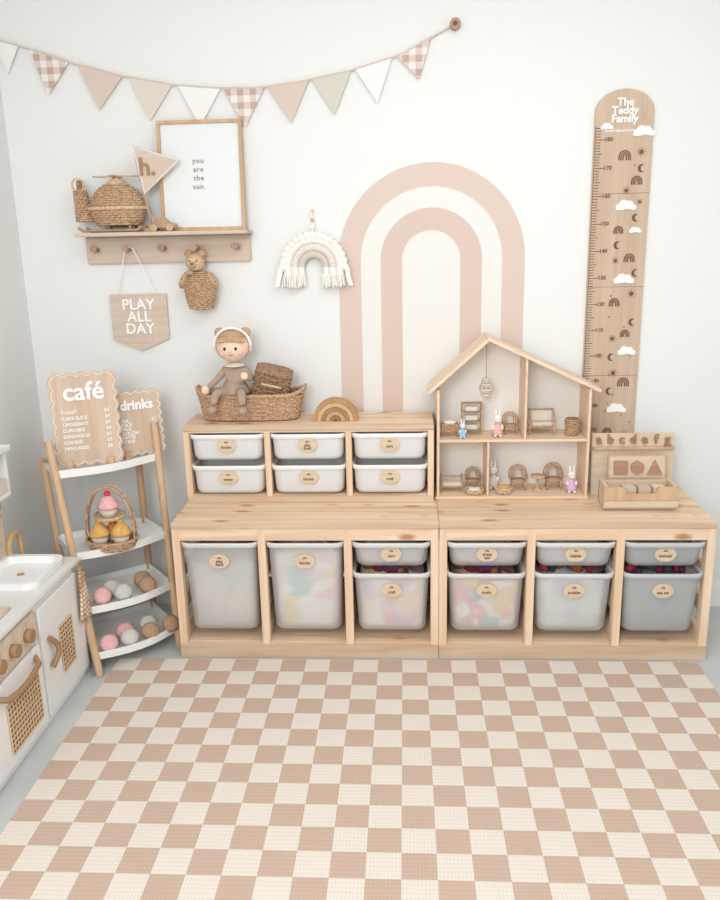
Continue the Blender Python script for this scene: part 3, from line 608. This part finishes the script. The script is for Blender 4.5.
# wavy signs
def wavy(w,h_,n1,n2,a=.006):
    pts=[]
    def seg(p0,p1,n,nx,nz):
        for i in range(n*8):
            t=i/(n*8); o=a*abs(sin(pi*t*n)); pts.append((p0[0]+(p1[0]-p0[0])*t+nx*o,p0[1]+(p1[1]-p0[1])*t+nz*o))
    seg((-w/2,0),(w/2,0),n1,0,-1); seg((w/2,0),(w/2,h_),n2,1,0); seg((w/2,h_),(-w/2,h_),n1,0,1); seg((-w/2,h_),(-w/2,0),n2,-1,0); return pts
signw=wood("sign_wood",(214,190,168),(200,174,150),'z',knots=False)
def sign(name,loc,rz,w,h_,title,ts,lines,tilt):
    s=P(name,loc,(tilt,0,rz)); s.poly("board",[(x,z+.02) for x,z in wavy(w,h_,5,7,.010)],0,.008,signw)
    s.tube("white_outline",[[(x*.93,-.001,(z-h_/2)*.95+h_/2+.02) for x,z in wavy(w,h_,5,7,.010)]],.0012,letter,cyc=True,res=1)
    s.text("title",title,ts,(0,-.003,h_*.82+.015),letter,ext=.002,bold=.0018)
    s.text("menu_items","\n".join(l[0] for l in lines),.0165,(-w*.38,-.002,h_*.38+.02),letter,ext=.0008,align='LEFT',ls=1.35*h_/.33,bold=.0004)
    s.text("menu_prices","\n".join(l[1] for l in lines),.0165,(w*.30,-.002,h_*.38+.02),letter,ext=.0008,align='LEFT',ls=1.35*h_/.33,bold=.0004)
    for x in (-w*.32,w*.32): s.box("foot",x-.012,x+.012,-.03,.035,.004,.014,natural); s.box("foot_peg",x-.012,x+.012,-.012,0,.01,.035,natural)
its=[("TOAST","$3"),("CAKE SLICE","$4"),("CROISSANT","$3"),("CUPCAKE","$4"),("SANDWICH","$5"),("COOKIE","$2"),("PANCAKES","$6")]
sign("cafe_menu_sign",(-1.235,.085,.70),math.radians(22),.215,.315,"café",.088,its,math.radians(-8))
sign("drinks_menu_sign",(-1.09,.215,.70),math.radians(30),.165,.225,"drinks",.048,[("TEA","$3"),("JUICE","$3"),("MILK","$2"),("COCOA","$4"),("LATTE","$4"),("SODA","$2")],math.radians(-8))
# cupcake basket
cb=P("cake_stand_basket",(-1.17,.045,.414),scale=1.15)
weave(cb,"basket_weave",ell(.072,.06,.2),.004,.034,6,rattan,tr=.0036,nst=30); cb.lathe("basket_floor",[(.066,.002),(.074,.03),(.0,.018)],(0,0,0),rattan_d,sy=.83)
for y in (-.012,.012): cb.tube("handle",[(-.076*cos(pi*i/24),y,.03+.17*sin(pi*i/24)**.8) for i in range(25)],.0032,rattan)
cb.lathe("upper_dish",[(.0,.0),(.045,.004),(.05,.016),(.044,.012),(.0,.008)],(0,0,.095),rattan_l)
def cup(q,x,y,z,m1,top,s=1.0):
    q.lathe("cake_case",[(.016*s,0),(.023*s,.024*s),(.0,.026*s)],(x,y,z),cl_bg); q.lathe("frosting",[(.025*s,.0),(.026*s,.008*s),(.018*s,.02*s),(.01*s,.03*s),(.0,.034*s)],(x,y,z+.022*s),m1); q.sph("topping",(x,y,z+.058*s),.008*s,top)
cup(cb,-.03,-.02,.02,mus,org,1.25); cup(cb,.034,-.012,.02,mus,mus,1.25); cup(cb,.0,.02,.02,org,mus,1.1); cup(cb,.0,-.005,.105,pk,red,1.25); cup(cb,-.02,.015,.105,mus,mus,.9)
# macarons
def mac(x,y,z,m1,tilt=.9,s=1.1):
    q=P("felt_macaron",(x,y,z),(tilt,0,.5),s)
    q.lathe("top_shell",[(.0,.020),(.018,.018),(.028,.009),(.029,.003),(.0,.003)],(0,0,0),m1); q.lathe("cream_layer",[(.0,-.004),(.026,-.004),(.027,.003),(0,.003)],(0,0,0),cream); q.lathe("bottom_shell",[(.0,-.020),(.018,-.018),(.028,-.009),(.029,-.004),(.0,-.004)],(0,0,0),m1)
for (x,y,m1) in ((-1.20,-.03,pk),(-1.135,.005,gry),(-1.065,.07,brn),(-1.19,.04,gry),(-1.10,.12,brn)): mac(x,y,.256,m1)
for (x,y,m1) in ((-1.175,-.075,pk),(-1.115,-.03,gry),(-1.055,.02,brn),(-.995,.08,brn),(-1.15,.02,pk),(-1.08,.08,gry)): mac(x,y,.096,m1)
# ---------------------------------------------------------------- play kitchen (front faces +x)
K=P("play_kitchen",(WX+.005,-.09,0)); kw=mat("kitchen_white",(240,240,238),.45); kb=mat("kitchen_back",(228,226,222),.6); basin=mat("sink_white",(252,252,251),.25,spec=.5)
fx=.315; Lk=1.05
K.box("cabinet",0,fx,-Lk,0,.0,.415,kw); K.box("countertop",-.0,fx+.012,-Lk-.005,.005,.415,.432,mat("counter_white",(228,226,222),.5),bev=.004)
K.box("door",fx,fx+.012,-.345,-.02,.03,.395,white,bev=.003); K.box("oven_door",fx,fx+.012,-.83,-.36,.03,.295,white,bev=.003); K.box("control_panel",fx,fx+.010,-.83,-.36,.305,.405,palew,bev=.003)
rattan_p=mat("rattan_lattice",(224,196,160),.7)
def lattice(y0,y1,z0,z1,nm):
    sp=[]
    n=int((y1-y0)/.016)
    for i in range(n+1): y=y0+(y1-y0)*i/n; sp.append([(fx+.015,y,z0),(fx+.015,y,z1)])
    n=int((z1-z0)/.016)
    for i in range(n+1): z=z0+(z1-z0)*i/n; sp.append([(fx+.017,y0,z),(fx+.017,y1,z)])
    K.tube(nm,sp,.0024,rattan_p,res=1); K.box(nm+"_backing",fx+.0115,fx+.0135,y0,y1,z0,z1,hbrown,bev=0)
lattice(-.225,-.13,.12,.28,"door_rattan"); lattice(-.60,-.40,.07,.22,"oven_rattan")
def halfm(y,z,nm,flip=1,r_=.05):
    K.tube(nm,[(fx+.02+.012*sin(pi*i/12),y+flip*r_*.6*sin(pi*i/12),z-r_+2*r_*i/12) for i in range(13)],.009,hbrown)
halfm(-.31,.235,"door_handle",1)
K.tube("oven_handle",[(fx+.012,-.40,.27),(fx+.032,-.42,.258),(fx+.038,-.50,.250),(fx+.038,-.56,.250),(fx+.032,-.62,.258),(fx+.012,-.64,.27)],.009,hbrown)
for y in (-.43,-.52,-.61,-.70): K.cyl("knob",(fx+.01,y,.355),(fx+.03,y,.355),.020,hbrown); 
sx_,sy_=.195,-.165
K.loft("sink_basin",[rrect(.20,.24,.04,.4325,sx_,sy_),rrect(.21,.25,.04,.458,sx_,sy_),rrect(.18,.215,.035,.458,sx_,sy_),rrect(.16,.19,.03,.437,sx_,sy_),rrect(.05,.10,.015,.4365,sx_,sy_)],basin,cap0=False,cap1=True,smooth=False)
K.cyl("drain",(sx_,sy_,.436),(sx_,sy_,.439),.012,gold)
K.tube("faucet",[(.135,-.022,.432),(.135,-.022,.50)]+[(.135,-.022-.04*(1-cos(pi*i/10)),.50+.04*sin(pi*i/10)) for i in range(11)]+[(.135,-.102,.482)],.009,gold); K.cyl("faucet_base",(.135,-.022,.432),(.135,-.022,.445),.017,gold)
K.box("stove_board",.06,.28,-.66,-.41,.432,.442,palew,bev=.003)
for y in (-.48,-.59): K.tube("burner",[[(.17+.04*cos(i*pi/10),y+.04*sin(i*pi/10),.443) for i in range(20)]],.003,hbrown,cyc=True)
K.box("hutch_back",0,.008,-Lk,0,.432,.83,kb); K.box("hutch_end",.0,.075,-.012,0,.432,.66,palew); K.box("hutch_end_upper",.0,.115,-.014,0,.66,.83,kw); K.box("hutch_top",0,.13,-Lk,.005,.815,.832,white); K.box("hutch_shelf",.008,.12,-Lk,-.014,.66,.674,white)
K.box("hutch_inner",.03,.115,-.10,-.016,.674,.72,cl_bg); K.box("hutch_lower_shelf",.008,.09,-.2,-.014,.60,.612,palew)
tw=P("gingham_towel",(WX+.005+fx+.02,-.135,.30)); 
loops=[]
for j in range(10):
    z=.10-.02*j; wv=[(.006*sin(i*1.6+j*.3)+.006,(-.036+.072*i/12)*(.55+.05*j),z) for i in range(13)]
    loops.append(wv)
bm=bmesh.new(); V=[[bm.verts.new(q) for q in L] for L in loops]
for a_,b_ in zip(V,V[1:]):
    for i in range(12): bm.faces.new((a_[i],a_[i+1],b_[i+1],b_[i]))
o=tw.bm("cloth",bm,ging_t,smooth=True); o.modifiers.new("s",'SOLIDIFY').thickness=.006
tw.cyl("towel_knob",(-.008,0,.105),(.016,0,.105),.009,hbrown)
# ---------------------------------------------------------------- camera
f,th,yaw,roll=816.89,.255,.058,-.022
F=Vector((-sin(yaw)*cos(th),cos(yaw)*cos(th),-sin(th))); R_=Vector((cos(yaw),sin(yaw),0)); U=R_.cross(F)
R2=R_*cos(roll)+U*sin(roll); U2=-R_*sin(roll)+U*cos(roll)
cd=bpy.data.cameras.new("camera"); cd.sensor_fit='VERTICAL'; cd.sensor_height=36; cd.sensor_width=28.8; cd.lens=f*36/900
co=bpy.data.objects.new("camera",cd); link(co)
M=Matrix((R2,U2,-F)).transposed().to_4x4(); M.translation=Vector((-.11191,-2.66947,1.47896)); co.matrix_world=M; S.camera=co
# ---------------------------------------------------------------- light
w=bpy.data.worlds.new("world"); S.world=w; w.use_nodes=True; w.node_tree.nodes["Background"].inputs[0].default_value=(.95,.98,1,1); w.node_tree.nodes["Background"].inputs[1].default_value=.76
def area(name,loc,tgt,sx,sy,e,col=(1,1,1)):
    l=bpy.data.lights.new(name,'AREA'); l.shape='RECTANGLE'; l.size=sx; l.size_y=sy; l.energy=e; l.color=col
    o=bpy.data.objects.new(name,l); link(o); o.location=loc; o.rotation_euler=(Vector(tgt)-Vector(loc)).to_track_quat('-Z','Y').to_euler()
area("window_light",(-.8,-3.4,2.0),(0.2,.3,.8),1.2,1.2,47,(.97,.99,1))
area("ceiling_light",(.3,-1.1,2.55),(.3,-1.1,0),1.2,1.2,17,(.97,.985,1))
